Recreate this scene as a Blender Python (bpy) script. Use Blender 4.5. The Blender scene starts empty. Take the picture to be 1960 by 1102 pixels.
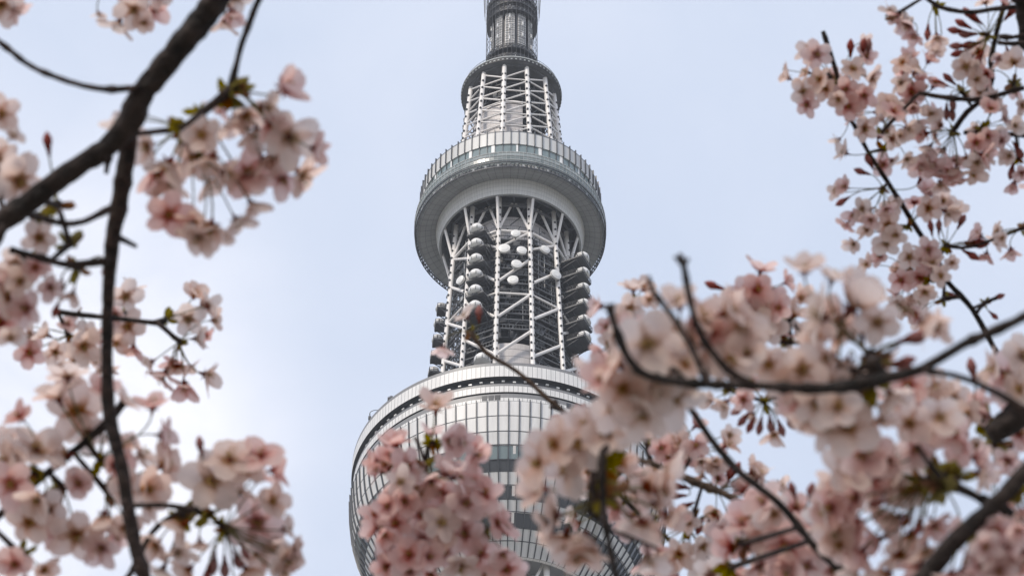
import bpy, math, random
import numpy as np
from mathutils import Vector, Matrix
R = math.radians
random.seed(7); rng = np.random.default_rng(7)
scene = bpy.context.scene
col = scene.collection

# ---------------------------------------------------------------- camera, sky, sun, exposure
FPX = 4990.0; PITCH = R(46.8); ROLL = 0.0075
fwd = Vector((0, math.cos(PITCH), math.sin(PITCH)))
up0 = Vector((0, -math.sin(PITCH), math.cos(PITCH))); rt0 = Vector((1, 0, 0))
UP = up0*math.cos(ROLL) - rt0*math.sin(ROLL); RT = rt0*math.cos(ROLL) + up0*math.sin(ROLL)
CAM = Vector((0, 0, 1.6))
cd = bpy.data.cameras.new('camera'); cam = bpy.data.objects.new('camera', cd); col.objects.link(cam)
m = Matrix((RT, UP, -fwd)).transposed().to_4x4(); m.translation = CAM; cam.matrix_world = m
cd.sensor_width = 36; cd.lens = 36*FPX/1960; cd.clip_start = 0.05; cd.clip_end = 20000
cd.dof.use_dof = True; cd.dof.focus_distance = 560; cd.dof.aperture_fstop = 25
scene.camera = cam

SUN_EL, SUN_AZ = R(40), R(212)      # azimuth clockwise from +Y: behind and to the left of the camera
w = bpy.data.worlds.new('World'); scene.world = w; w.use_nodes = True
nt = w.node_tree; N = nt.nodes; N.clear(); L = nt.links.new
out = N.new('ShaderNodeOutputWorld'); bg = N.new('ShaderNodeBackground'); bg.inputs[1].default_value = 0.1
sky = N.new('ShaderNodeTexSky'); sky.sky_type = 'NISHITA'; sky.sun_disc = False
sky.sun_elevation = SUN_EL; sky.sun_rotation = SUN_AZ; sky.dust_density = 3; sky.air_density = 1.0
tc = N.new('ShaderNodeTexCoord')
no = N.new('ShaderNodeTexNoise'); no.inputs['Scale'].default_value = 8.0; no.inputs['Detail'].default_value = 6
no.inputs['Roughness'].default_value = 0.5; no.inputs['Distortion'].default_value = 0.4
L(tc.outputs['Generated'], no.inputs['Vector'])
# a brighter cloud bank low on the left, thin high cloud over the rest
dp = N.new('ShaderNodeVectorMath'); dp.operation = 'DOT_PRODUCT'
bank = (fwd + RT*(-0.262) + UP*(-0.055)).normalized(); dp.inputs[1].default_value = bank
nrm = N.new('ShaderNodeVectorMath'); nrm.operation = 'NORMALIZE'
L(tc.outputs['Generated'], nrm.inputs[0]); L(nrm.outputs[0], dp.inputs[0])
mr = N.new('ShaderNodeMapRange'); mr.inputs[1].default_value = 0.981; mr.inputs[2].default_value = 1.0
mr.interpolation_type = 'SMOOTHSTEP'
L(dp.outputs['Value'], mr.inputs[0])
ad = N.new('ShaderNodeMath'); ad.operation = 'MULTIPLY_ADD'
nr = N.new('ShaderNodeMapRange'); nr.inputs[1].default_value = 0.38; nr.inputs[2].default_value = 0.68; nr.inputs[3].default_value = 0.3
L(no.outputs['Fac'], nr.inputs[0])
L(mr.outputs[0], ad.inputs[0]); L(nr.outputs[0], ad.inputs[1])
th = N.new('ShaderNodeMath'); th.operation = 'MULTIPLY'; th.inputs[1].default_value = 0.20
L(nr.outputs[0], th.inputs[0]); L(th.outputs[0], ad.inputs[2])
ccol = N.new('ShaderNodeMixRGB')
ccol.inputs[1].default_value = (5.55, 6.35, 7.9, 1); ccol.inputs[2].default_value = (11.2, 10.9, 11.3, 1)
L(ad.outputs[0], ccol.inputs[0])
mx = N.new('ShaderNodeMixRGB'); mx.inputs[0].default_value = 0.85
L(sky.outputs[0], mx.inputs[1]); L(ccol.outputs[0], mx.inputs[2])
L(mx.outputs[0], bg.inputs[0]); L(bg.outputs[0], out.inputs[0])

sl = bpy.data.lights.new('sun', 'SUN'); so = bpy.data.objects.new('sun', sl); col.objects.link(so)
sl.energy = 2.0; sl.angle = R(10); sl.color = (1, 0.90, 0.78)
sd = Vector((math.sin(SUN_AZ)*math.cos(SUN_EL), math.cos(SUN_AZ)*math.cos(SUN_EL), math.sin(SUN_EL)))
so.rotation_euler = sd.to_track_quat('Z', 'Y').to_euler()
scene.view_settings.view_transform = 'Standard'; scene.view_settings.look = 'None'
scene.view_settings.exposure = 0.35; scene.view_settings.gamma = 1
scene.render.engine = 'CYCLES'
scene.cycles.max_bounces = 8; scene.cycles.transmission_bounces = 6

# ---------------------------------------------------------------- helpers
def tag(o, label=None, cat=None, group=None, kind=None):
    if label: o['label'] = label
    if cat: o['category'] = cat
    if group: o['group'] = group
    if kind: o['kind'] = kind
    return o

def empty(name, loc=(0, 0, 0), parent=None):
    o = bpy.data.objects.new(name, None); o.location = loc; o.empty_display_size = 0.1
    col.objects.link(o); o.parent = parent
    return o

class MB:
    """collects vertices and faces of ONE mesh"""
    def __init__(s): s.v = []; s.f = []; s.mi = []; s.uv = []; s.rad = []; s.hasuv = False
    def add(s, verts, faces, mi=0, uv=None, rad=None):
        b = len(s.v); s.v.extend(map(tuple, verts))
        for k, f in enumerate(faces):
            s.f.append(tuple(b+i for i in f)); s.mi.append(mi)
            s.uv.append(uv[k] if uv else None)
        s.rad.extend(rad if rad is not None else [0.0]*len(verts))
    def box(s, c, ax, ay, az, mi=0):
        """centre and three half-axis vectors"""
        c, ax, ay, az = map(Vector, (c, ax, ay, az))
        vs = [c + ax*i + ay*j + az*k for k in (-1, 1) for j in (-1, 1) for i in (-1, 1)]
        s.add(vs, [(0, 2, 3, 1), (4, 5, 7, 6), (0, 1, 5, 4), (2, 6, 7, 3), (0, 4, 6, 2), (1, 3, 7, 5)], mi)
    def bar(s, a, b, r, n=8, mi=0, r2=None, cap=True):
        a, b = Vector(a), Vector(b); d = (b-a).normalized(); r2 = r if r2 is None else r2
        e = d.cross(Vector((0, 0, 1)));
        if e.length < 1e-3: e = d.cross(Vector((0, 1, 0)))
        e.normalize(); g = d.cross(e)
        vs = []
        for k in range(n):
            t = 2*math.pi*(k+0.5)/n; o = e*math.cos(t) + g*math.sin(t); vs += [a+o*r, b+o*r2]
        fs = [(2*k, 2*((k+1) % n), 2*((k+1) % n)+1, 2*k+1) for k in range(n)]
        if cap: fs += [tuple(2*k for k in range(n))[::-1], tuple(2*k+1 for k in range(n))]
        s.add(vs, fs, mi)
    def rev(s, prof, n=96, mi=0, ph=0.0, t0=0.0, t1=360.0, flip=False):
        """surface of revolution about the local z axis: prof = [(r, z)]; UV in metres"""
        full = abs(t1-t0) >= 359.9; m_ = n if full else n+1
        rm = max(p[0] for p in prof)
        vs = []; 
        for (r, z) in prof:
            for k in range(m_): vs.append(P(ph+t0+(t1-t0)*k/n, r, z))
        ln = [0]
        for a, b in zip(prof, prof[1:]): ln.append(ln[-1]+math.hypot(a[0]-b[0], a[1]-b[1]))
        fs, us = [], []
        for i in range(len(prof)-1):
            for k in range(n):
                a = i*m_+k; b = i*m_+(k+1) % m_; c = b+m_; d = a+m_
                u0 = k/n; u1 = (k+1)/n
                q = (a, b, c, d); u = [(u0, ln[i]), (u1, ln[i]), (u1, ln[i+1]), (u0, ln[i+1])]
                fs.append(q[::-1] if flip else q); us.append(u[::-1] if flip else u)
        s.hasuv = True; s.add(vs, fs, mi, us)
    def build(s, name, mats, parent=None, loc=(0, 0, 0), smooth=False):
        me = bpy.data.meshes.new(name); me.from_pydata(s.v, [], s.f)
        for mt in (mats if isinstance(mats, (list, tuple)) else [mats]): me.materials.append(mt)
        me.polygons.foreach_set('material_index', s.mi)
        if s.hasuv:
            uvl = me.uv_layers.new(name='UVMap'); arr = []
            for f, u in zip(s.f, s.uv):
                for k in range(len(f)): arr.extend(u[k] if u else (0.0, 0.0))
            uvl.data.foreach_set('uv', arr)
        if any(s.rad):
            at_ = me.attributes.new('rad', 'FLOAT', 'POINT'); at_.data.foreach_set('value', s.rad)
        if smooth: me.polygons.foreach_set('use_smooth', [True]*len(me.polygons))
        me.update()
        o = bpy.data.objects.new(name, me); col.objects.link(o); o.parent = parent; o.location = loc
        return o

def P(phi, r, z):
    """tower polar point: phi in degrees from the side facing the camera, positive to the right"""
    t = R(phi); return Vector((r*math.sin(t), -r*math.cos(t), z))

# ---------------------------------------------------------------- materials
def mat(name, color, rough=0.5, metal=0.0, var=0.0, scale=1.0, spec=0.5, bump=0.0):
    m_ = bpy.data.materials.new(name); m_.use_nodes = True; t = m_.node_tree; b = t.nodes['Principled BSDF']
    b.inputs['Base Color'].default_value = (*color, 1); b.inputs['Roughness'].default_value = rough
    b.inputs['Metallic'].default_value = metal; b.inputs['Specular IOR Level'].default_value = spec
    if var or bump:
        c = t.nodes.new('ShaderNodeTexCoord'); n = t.nodes.new('ShaderNodeTexNoise'); n.inputs['Scale'].default_value = scale
        n.inputs['Detail'].default_value = 5
        t.links.new(c.outputs['Object'], n.inputs['Vector'])
        if var:
            r = t.nodes.new('ShaderNodeValToRGB')
            r.color_ramp.elements[0].position = 0.3; r.color_ramp.elements[1].position = 0.7
            r.color_ramp.elements[0].color = (*[x*(1-var) for x in color], 1)
            r.color_ramp.elements[1].color = (*[min(1, x*(1+var)) for x in color], 1)
            t.links.new(n.outputs['Fac'], r.inputs[0]); t.links.new(r.outputs[0], b.inputs['Base Color'])
        if bump:
            bp = t.nodes.new('ShaderNodeBump'); bp.inputs['Strength'].default_value = bump; bp.inputs['Distance'].default_value = 0.02
            t.links.new(n.outputs['Fac'], bp.inputs['Height']); t.links.new(bp.outputs[0], b.inputs['Normal'])
    return m_

def panel_mat(name, c1, c2, joint, nu, hv, mort, rough=0.45, spec=0.5, off=0.0, vshift=0.0):
    """clad panels: nu panels round the turn, each hv metres high, thin dark joints (UV: u in turns, v in metres)"""
    m_ = bpy.data.materials.new(name); m_.use_nodes = True; t = m_.node_tree; b = t.nodes['Principled BSDF']
    uv = t.nodes.new('ShaderNodeUVMap'); mp = t.nodes.new('ShaderNodeMapping')
    mp.inputs['Scale'].default_value = (nu, 1.0/hv, 1); mp.inputs['Location'].default_value = (0, vshift, 0)
    br = t.nodes.new('ShaderNodeTexBrick'); br.offset = off; br.squash = 1
    br.inputs['Scale'].default_value = 1; br.inputs['Brick Width'].default_value = 1; br.inputs['Row Height'].default_value = 1
    br.inputs['Mortar Size'].default_value = mort; br.inputs['Mortar Smooth'].default_value = 0.1
    br.inputs['Color1'].default_value = (*c1, 1); br.inputs['Color2'].default_value = (*c2, 1); br.inputs['Mortar'].default_value = (*joint, 1)
    t.links.new(uv.outputs[0], mp.inputs[0]); t.links.new(mp.outputs[0], br.inputs[0])
    # faint rain streaks
    ns = t.nodes.new('ShaderNodeTexNoise'); mp2 = t.nodes.new('ShaderNodeMapping'); mp2.inputs['Scale'].default_value = (nu*2.3, 0.12, 1)
    ns.inputs['Scale'].default_value = 1; ns.inputs['Detail'].default_value = 4
    t.links.new(uv.outputs[0], mp2.inputs[0]); t.links.new(mp2.outputs[0], ns.inputs['Vector'])
    mr_ = t.nodes.new('ShaderNodeMapRange'); mr_.inputs[1].default_value = 0.25; mr_.inputs[2].default_value = 0.75
    mr_.inputs[3].default_value = 0.88; mr_.inputs[4].default_value = 1.06
    t.links.new(ns.outputs['Fac'], mr_.inputs[0])
    mu = t.nodes.new('ShaderNodeMixRGB'); mu.blend_type = 'MULTIPLY'; mu.inputs[0].default_value = 1
    t.links.new(br.outputs[0], mu.inputs[1]); t.links.new(mr_.outputs[0], mu.inputs[2])
    t.links.new(mu.outputs[0], b.inputs['Base Color'])
    b.inputs['Roughness'].default_value = rough; b.inputs['Specular IOR Level'].default_value = spec
    return m_

M = {}
M['white_steel'] = mat('white_steel', (0.82, 0.79, 0.765), 0.45, var=0.07, scale=0.35)
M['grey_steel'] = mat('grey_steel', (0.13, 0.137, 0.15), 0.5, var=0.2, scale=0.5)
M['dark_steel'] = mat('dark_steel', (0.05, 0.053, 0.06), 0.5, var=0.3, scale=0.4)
M['fin'] = mat('fin', (0.065, 0.07, 0.08), 0.45)
M['pale_frame'] = mat('pale_frame', (0.42, 0.44, 0.44), 0.7, spec=0.25)
M['duct'] = mat('duct', (0.36, 0.37, 0.38), 0.5, var=0.2)
M['soffit'] = mat('soffit', (0.33, 0.34, 0.35), 0.75, var=0.08, scale=0.2)
M['dish_white'] = mat('dish_white', (0.78, 0.775, 0.76), 0.4, var=0.05, scale=0.6)
M['ground'] = mat('ground', (0.22, 0.21, 0.18), 0.9, var=0.35, scale=0.2)
M['curtain'] = panel_mat('curtain', (0.75, 0.742, 0.73), (0.71, 0.706, 0.70), (0.16, 0.165, 0.17), 96, 4.6, 0.022)
M['parapet'] = panel_mat('parapet', (0.76, 0.75, 0.735), (0.72, 0.715, 0.705), (0.22, 0.22, 0.225), 216, 30, 0.05)
M['gal_parapet'] = panel_mat('gal_parapet', (0.66, 0.66, 0.65), (0.60, 0.605, 0.60), (0.12, 0.13, 0.14), 72, 30, 0.03)
M['cove'] = panel_mat('cove', (0.74, 0.74, 0.72), (0.71, 0.71, 0.695), (0.42, 0.42, 0.42), 160, 1.1, 0.03)
M['soffit_panel'] = panel_mat('soffit_panel', (0.34, 0.35, 0.36), (0.305, 0.315, 0.325), (0.17, 0.175, 0.18), 72, 1.3, 0.03, rough=0.7, spec=0.3)
M['clad'] = panel_mat('clad', (0.62, 0.59, 0.58), (0.54, 0.515, 0.51), (0.17, 0.165, 0.17), 56, 2.2, 0.035, off=0.5)
M['glass_upper'] = mat('glass_upper', (0.18, 0.235, 0.24), 0.08, spec=0.9)
M['glass_dark'] = mat('glass_dark', (0.06, 0.067, 0.08), 0.07, spec=1.0)
M['tube_glass'] = panel_mat('tube_glass', (0.33, 0.37, 0.37), (0.18, 0.22, 0.225), (0.06, 0.065, 0.07), 144, 1.0, 0.06, rough=0.2)
M['mast_panel'] = panel_mat('mast_panel', (0.10, 0.10, 0.105), (0.26, 0.255, 0.25), (0.8, 0.78, 0.76), 44, 0.85, 0.2)
M['lamp_white'] = mat('lamp_white', (0.85, 0.85, 0.84), 0.3)

# ================================================================ THE TOWER
TX = -0.5
tower = empty('broadcast_tower', (TX, 400, 0))
tag(tower, 'tall white and grey broadcasting tower with two round observation decks and lattice shaft', 'tower')

def lattice_ring(mb, phis, r, z, rad, mi=0, n=6, skip=-1):
    k = len(phis)
    for i in range(k):
        if i == skip: continue
        mb.bar(P(phis[i], r, z), P(phis[(i+1) % k], r, z), rad, n, mi, cap=False)

# ---- lower shaft (below the picture): splayed legs with ring beams down to the ground
base = MB(); ph20 = [8.3+18*k for k in range(20)]
for z in range(20, 326, 15):
    lattice_ring(base, ph20, 17+ (330-z)*0.052, z, 0.35)
    for i in range(20):
        base.bar(P(ph20[i], 17+(330-z)*0.052, z), P(ph20[(i+1) % 20], 17+(315-z)*0.052, z+15), 0.3, 6, cap=False)
base.rev([(12, 0), (9, 340)], 24, 1)
bs = base.build('lower_shaft', [M['white_steel'], M['clad']], tower)
for p_ in ph20:
    c = MB(); c.bar(P(p_, 34.2, 0), P(p_, 17, 334), 0.9, 12, r2=0.62); c.build('column', M['white_steel'], bs, smooth=False)

# ---- lower observation deck
deck = MB()
deck.rev([(31.35, 367.5), (31.35, 365.5)], 96)                                   # recessed groove
deck.rev([(32.3, 370.4), (0.5, 370.6)], 96, 0)
lower = deck.build('lower_observation_deck', [M['dark_steel']], tower)
pr = MB(); pr.rev([(31.9, 371.2), (32.5, 371.2), (32.5, 367.35)], 216); pr.rev([(32.5, 367.35), (31.3, 367.35)], 96, 1); pr.build('parapet', [M['parapet'], M['dark_steel']], lower)
pb = MB(); pb.rev([(31.3, 365.7), (32.1, 365.7), (32.0, 363.5)], 216); pb.rev([(32.0, 363.5), (31.5, 363.5)], 96, 1); pb.build('fascia_band', [M['parapet'], M['dark_steel']], lower)
pb = MB(); pb.rev([(31.6, 363.5), (31.6, 363.05)], 96); pb.rev([(31.6, 363.05), (31.95, 363.05), (31.9, 360.95), (31.6, 360.95)], 216, 1)
for a in (-9.5, -7.2, -4.9, 21, 23.3): pb.rev([(31.96, 362.7), (31.92, 361.3)], 2, 0, ph=a, t0=0, t1=2.0)
pb.build('fascia_band', [M['dark_steel'], M['parapet']], lower)
lamp_me = None
for k in range(40):                                                            # the row of floodlights in the groove (visible half of the ring)
    a = -78+k*4
    if lamp_me is None:
        pb = MB(); pb.box((0, 0, 0), (0.3, 0, 0), (0, 0.15, 0), (0, 0, 0.15)); pb.box((0, 0.2, 0.05), (0.08, 0, 0), (0, 0.1, 0), (0, 0, 0.08), 1)
        lo = pb.build('floodlight', [M['lamp_white'], M['dark_steel']], lower); lamp_me = lo.data
    else:
        lo = bpy.data.objects.new('floodlight', lamp_me); col.objects.link(lo); lo.parent = lower
    lo.location = P(a, 31.65, 366.5+0.25*(k % 2)); lo.rotation_euler = (0, 0, R(a))
CW = [(32.39, 360.7), (32.11, 356.9), (31.63, 353.2), (30.87, 350.3), (29.80, 347.4), (28.67, 345.3), (27.42, 342.9), (26.08, 340.4),
      (24.76, 338.4), (23.01, 335.8), (21.40, 333.9), (19.58, 331.6)]
cw = MB()
kinds = [0, 0, 0, 2, 3, 0, 3, 0, 3, 0, 0]
for i, kd in enumerate(kinds):
    if kd == 0: cw.rev([CW[i], CW[i+1]], 96, 0)
cwo = cw.build('curtain_wall', [M['curtain']], lower)
for grp in ((3, 4), (6,), (8,)):
    g = MB()
    for i in grp:
        a, b = CW[i], CW[i+1]
        g.rev([(a[0]-0.12, a[1]), (b[0]-0.12, b[1])], 96, 0 if kinds[i] == 2 else 1)
        if i != 4: g.rev([(a[0]-0.05, a[1]), (a[0]-0.05-0.06, a[1]-0.18)], 96, 2)
    for k in range(32):                                                        # pale inner columns right behind the glass
        ph = k*11.25+2.3
        if grp[0] >= 6 and (k*7) % 10 > 1: continue
        a, b = CW[grp[0]], CW[grp[-1]+1]
        c0, c1 = P(ph, a[0]-0.10, a[1]-0.25), P(ph, b[0]-0.10, b[1]+0.25)
        g.box((c0+c1)/2, P(ph+90, 0.28, 0), (c1-c0)/2, P(ph, 0.05, 0), 2)
    g.build('window_band', [M['glass_upper'], M['glass_dark'], M['white_steel']], lower)
fn = MB()
for k in range(96):
    ph = k*3.75; e = P(ph+90, 0.10, 0)
    for a, b in zip(CW, CW[1:]):
        for (q, s_) in ((0, 0),):
            i0, i1 = P(ph, a[0]-0.1, a[1]), P(ph, b[0]-0.1, b[1]); o0, o1 = P(ph, a[0]+0.34, a[1]+(0.3 if a is CW[0] else 0)), P(ph, b[0]+0.34, b[1])
            fn.add([i0-e, i0+e, o0+e, o0-e, i1-e, i1+e, o1+e, o1-e],
                   [(3, 2, 6, 7), (0, 3, 7, 4), (1, 5, 6, 2), (0, 1, 2, 3), (4, 7, 6, 5)])
fn.build('mullion', M['fin'], lower)
jr = MB()
for i in range(1, 11):
    r_, z_ = CW[i]; jr.rev([(r_+0.03, z_+0.11), (r_+0.07, z_), (r_-0.02, z_-0.11)], 96)
jr.build('joint', M['fin'], lower)
sf = MB(); sf.rev([(19.58, 331.6), (18.9, 331.5), (18.7, 332.2)], 96, 1); sf.rev([(18.7, 332.2), (18.6, 336.5), (6, 337.5)], 48, 0); 
sf.build('soffit', [M['soffit'], M['curtain']], lower)
hk = MB()                                                                      # roof-edge fittings
for a, h in ((-62, 2.6), (-49, 1.6), (-47.6, 1.2), (33, 1.4)):
    hk.bar(P(a, 32.2, 371), P(a, 32.2, 371+h), 0.1, 6); hk.box(P(a, 32.2, 371+h*0.5), (0.28, 0, 0), (0, 0.28, 0), (0, 0, 0.35))
pa = P(-62, 32.2, 373.4)
for k in range(10):
    t0, t1 = math.pi*(1.15-k*0.125), math.pi*(1.15-(k+1)*0.125)
    hk.bar(pa+Vector((1.3+1.4*math.cos(t0), 0, 1.2*math.sin(t0))), pa+Vector((1.3+1.4*math.cos(t1), 0, 1.2*math.sin(t1))), 0.07, 5, cap=False)
for k in range(72):
    a = k*5; hk.bar(P(a, 31.5, 371), P(a, 31.5, 372.2), 0.05, 4); hk.bar(P(a, 31.5, 372.1), P(a+5, 31.5, 372.1), 0.04, 4, cap=False)
hk.build('roof_railing', M['dark_steel'], lower)

# ---- middle shaft: twelve white columns, bracing, dark service floors
PH = [-11+30*k for k in range(12)]
rm = lambda z: 16.05-(z-371)*0.0425
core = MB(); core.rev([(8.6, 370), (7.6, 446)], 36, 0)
for k in range(54):                                                            # pale ducts and ladders on the core
    a = k*6.67; 
    if k % 3 == 2: continue
    for z in np.arange(374, 440, 6.1):
        if rng.random() < 0.6: core.box(P(a, 8.7-(z-371)*0.013, z+2.0), P(a+90, 0.17, 0), P(a, 0.2, 0), (0, 0, 2.0), 1)
core.rev([(13.0, 371), (12.7, 397.0), (12.2, 397.1)], 36, 2, t0=-12, t1=20)
core.rev([(10.4, 432.5), (10.2, 440)], 36, 2, t0=-60, t1=70)
shaft = core.build('middle_shaft', [M['dark_steel'], M['duct'], M['clad']], tower)
flo = MB()
for z in np.arange(376, 432, 4.93):
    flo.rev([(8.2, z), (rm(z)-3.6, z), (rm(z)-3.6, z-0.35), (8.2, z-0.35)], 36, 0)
    sk = 0 if z < 396 else -1                                                   # the clad bay stays clear
    lattice_ring(flo, PH, rm(z)-0.9, z-0.1, 0.2, 1, skip=sk); lattice_ring(flo, PH, rm(z)-0.9, z+1.15, 0.09, 1, 4, skip=sk)
    lattice_ring(flo, PH, rm(z)-0.6, z+2.46, 0.16, 1, skip=sk)
    for k in range(120):
        a = k*3; j = ((a+11) % 30)/30.0; rr_ = (rm(z)-0.9)*math.cos(R(15))/math.cos(R((j-0.5)*30))
        if sk == 0 and (a > 345 or a < 22): continue
        flo.bar(P(a, rr_, z), P(a, rr_, z+1.15), 0.05, 4, 1)
        if k % 5 == 0:
            flo.bar(P(a, 9, z-0.3), P(a, rr_, z-0.3), 0.16, 4, 0)
    for k in range(26):                                                         # equipment cabinets and pipes on the floors
        a = rng.uniform(-110, 110); r_ = rng.uniform(8.9, 10.6); h = rng.uniform(0.5, 1.7)
        flo.box(P(a, r_, z+h), P(a+90, rng.uniform(.25, .8), 0), P(a, .4, 0), (0, 0, h), 0 if rng.random() < 0.7 else 1)
    for k in range(12):
        a0 = PH[k]+rng.uniform(2, 14); a1 = a0+rng.uniform(6, 14)
        flo.bar(P(a0, 12.2, z), P(a1, 12.2, z+4.6), 0.11, 5, 1)
for k in range(70):
    a = rng.uniform(-100, 100); z = rng.uniform(398, 425); flo.bar(P(a, 12.6, z), P(a, 12.4, z+rng.uniform(4, 14)), 0.09, 5, 2 if k % 4 == 0 else 1)
for k in range(60):                                                            # raking props and cable trays below the floors
    a = rng.uniform(-105, 105); z = rng.choice(np.arange(400.65, 432, 4.93)); flo.bar(P(a, 9.2, z-2.6), P(a+rng.uniform(-6, 6), rm(z)-0.9, z-0.2), 0.16, 5, 0)
    flo.box(P(a+5, rm(z)-1.6, z+0.7), P(a+95, rng.uniform(.3, .7), 0), P(a+5, .35, 0), (0, 0, rng.uniform(.3, .8)), 2 if k % 6 == 0 else 0)
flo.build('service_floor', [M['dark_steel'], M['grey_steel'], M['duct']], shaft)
br = MB()
def brace_bay(i, j, z0, h, rfun, rad, mi=0, rise=1):
    a, b = (i, j) if rise > 0 else (j, i)
    br.bar(P(a, rfun(z0), z0), P(b, rfun(z0+h), z0+h), rad, 8, mi)
for k in range(12):
    a, b = PH[k], PH[(k+1) % 12]; mid = (a+15+180) % 360-180; rise = 1 if mid > -15 else -1
    for lev, z0 in enumerate((391.2-11.7, 391.2, 402.9, 414.6, 426.0)):
        if z0 < 385 and not 0 < mid < 60: continue
        h = 8.2 if z0 < 420 else 6.0
        brace_bay(a, b, z0, h, rm, 0.36 if z0 < 420 else 0.3, rise=rise)
lattice_ring(br, PH, rm(432), 432, 0.34); lattice_ring(br, PH, rm(411), 411, 0.26); lattice_ring(br, PH, rm(387.5), 387.5, 0.26, skip=0)
lattice_ring(br, PH, 12.6, 441.5, 0.3, 1)
for k in range(12):
    a = PH[k]
    br.bar(P(a, rm(432), 431.5), P(a, 15.7, 441.7), 0.33, 8)                  # slender struts fanning out to the rim
    br.bar(P(a, rm(432), 432.3), P(a+13, 11.6, 442.8), 0.3, 8); br.bar(P(a, rm(432), 432.3), P(a-13, 11.6, 442.8), 0.3, 8)
for k in range(120):                                                           # thin pipes, ties and cable runs criss-crossing the bays
    a = rng.uniform(-105, 105); z = rng.uniform(398, 436); b = a+rng.uniform(-15, 15)
    br.bar(P(a, rm(z)-1.3, z), P(b, rm(z)-1.5, z+rng.uniform(-3.5, 3.5)), rng.uniform(0.07, 0.15), 5, 2 if k % 9 else 1)
br.build('bracing_lattice', [M['white_steel'], M['grey_steel'], M['dark_steel']], shaft)
for a in PH:
    c = MB(); z1 = 443.5; c.bar(P(a, rm(369), 369), P(a, rm(z1), z1), 0.52, 14)
    for z in np.arange(373, 440, 2.46):
        for s_ in (-1, 1):
            c.box(P(a+s_*1.5, rm(z)+0.5, z), P(a+90, 0.17, 0), P(a, 0.2, 0), (0, 0, 0.17), 1)
        c.rev([(0.001, 0), (0.001, 0)], 3, 1) if False else None
    co = c.build('column', [M['white_steel'], M['dark_steel']], shaft)

# service balconies with radomes (half domes) and drum dishes
def balcony(phi, r0, z, wid, dep):
    b = MB(); e = P(phi+90, 1, 0); o = P(phi, 1, 0); c = P(phi, r0+dep/2, z)
    b.box(c, e*wid/2, o*dep/2, (0, 0, 0.22))
    for s_ in (-1, 1):
        b.bar(c+e*s_*wid*0.42-o*dep/2+Vector((0, 0, -2.2)), c+e*s_*wid*0.42+o*dep*0.42, 0.12, 6)
        b.bar(c+e*s_*wid*0.5-o*dep/2+Vector((0, 0, 1.2)), c+e*s_*wid*0.5+o*dep*0.5+Vector((0, 0, 1.2)), 0.06, 5)
        b.bar(c+e*s_*wid*0.5-o*dep/2+Vector((0, 0, 0.65)), c+e*s_*wid*0.5+o*dep*0.5+Vector((0, 0, 0.65)), 0.05, 5)
    for hz in (0.65, 1.2): b.bar(c-e*wid/2+o*dep/2+Vector((0, 0, hz)), c+e*wid/2+o*dep/2+Vector((0, 0, hz)), 0.06, 5)
    for k in range(6):
        q = c+e*(k/5-0.5)*wid+o*dep/2; b.bar(q, q+Vector((0, 0, 1.2)), 0.05, 4)
        q = c+e*0.5*wid+o*dep*(k/5-0.5); b.bar(q, q+Vector((0, 0, 1.2)), 0.05, 4); q -= e*wid; b.bar(q, q+Vector((0, 0, 1.2)), 0.05, 4)
    for k in range(5):
        q = c+o*dep*(k/4-0.5)*0.9+Vector((0, 0, -0.32)); b.bar(q-e*wid*0.5, q+e*wid*0.5, 0.1, 4)
    return b.build('service_balcony', M['dark_steel'], tower)
def radome(phi, r, z, rad):
    d = MB(); c = P(phi, r, z); n = 24
    prof = [(rad, 0.0), (rad, 0.9)]+[(rad*math.cos(t), 0.9+rad*0.95*math.sin(t)) for t in np.linspace(0.12, 1.5, 8)]
    vs, fs = [], []
    for (q, zz) in prof:
        for k in range(n): t = 2*math.pi*k/n; vs.append(c+Vector((q*math.cos(t), q*math.sin(t), zz)))
    for i in range(len(prof)-1):
        for k in range(n): fs.append((i*n+k, i*n+(k+1) % n, (i+1)*n+(k+1) % n, (i+1)*n+k))
    fs.append(tuple((len(prof)-1)*n+k for k in range(n))); fs.append(tuple(range(n))[::-1])
    d.add(vs, fs)
    for k in range(8):
        t = 2*math.pi*k/8; d.box(c+Vector((rad*math.cos(t), rad*math.sin(t), 0.45)), (0.05*math.cos(t), .05*math.sin(t), 0), (-.07*math.sin(t), .07*math.cos(t), 0), (0, 0, 0.45), 1)
    d.build('radome', [M['dish_white'], M['grey_steel']], tower, smooth=True)
def dish(px, py, r, rad, aim):
    """drum dish on the column ring: px, py are offsets right of the axis and height"""
    phi = math.degrees(math.asin(px/r)); c = P(phi, r, py); o = P(aim, 1, 0); d = MB()
    d.bar(c, c+o*0.55, rad*0.97, 28, 0, r2=rad); d.bar(c+o*0.552, c+o*0.72, rad*0.96, 28, 0, r2=rad*0.55)
    d.bar(c-o*0.6, c, rad*0.5, 16, 1, r2=rad*0.9); d.bar(c-o*1.7, c-o*0.5, 0.16, 8, 1)
    d.build('dish_antenna', [M['dish_white'], M['grey_steel']], tower)
for k in range(6):
    z = 429.0-k*4.95; balcony(-26, 12.6, z-0.2, 4.4, 4.7); radome(-26, 16.7, z+0.35, 1.55)
    z = 427.6-k*5.05; balcony(64, 12.6, z-0.2, 4.6, 6.3); radome(64, 17.9, z+0.55, 1.55)
for k in range(5):
    z = 418.4-k*5.3; balcony(-85+k, 13.0, z, 2.7, 3.1+k*0.35); radome(-85+k, 15.2+k*0.3, z+0.3, 1.2)
radome(-19, 17.2, 387.2, 1.75)
for px_, z, a in ((1.2, 429.2, 4), (-1.25, 424.3, 0), (2.5, 423.9, 6), (1.4, 419.3, 4), (0.7, 414.2, 2), (7.6, 426.4, 30), (9.9, 420.2, 36), (-10.6, 419, -44)):
    dish(px_, z, 14.6, 1.2+0.12*math.sin(px_*9), a+6*math.sin(z*3))

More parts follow.
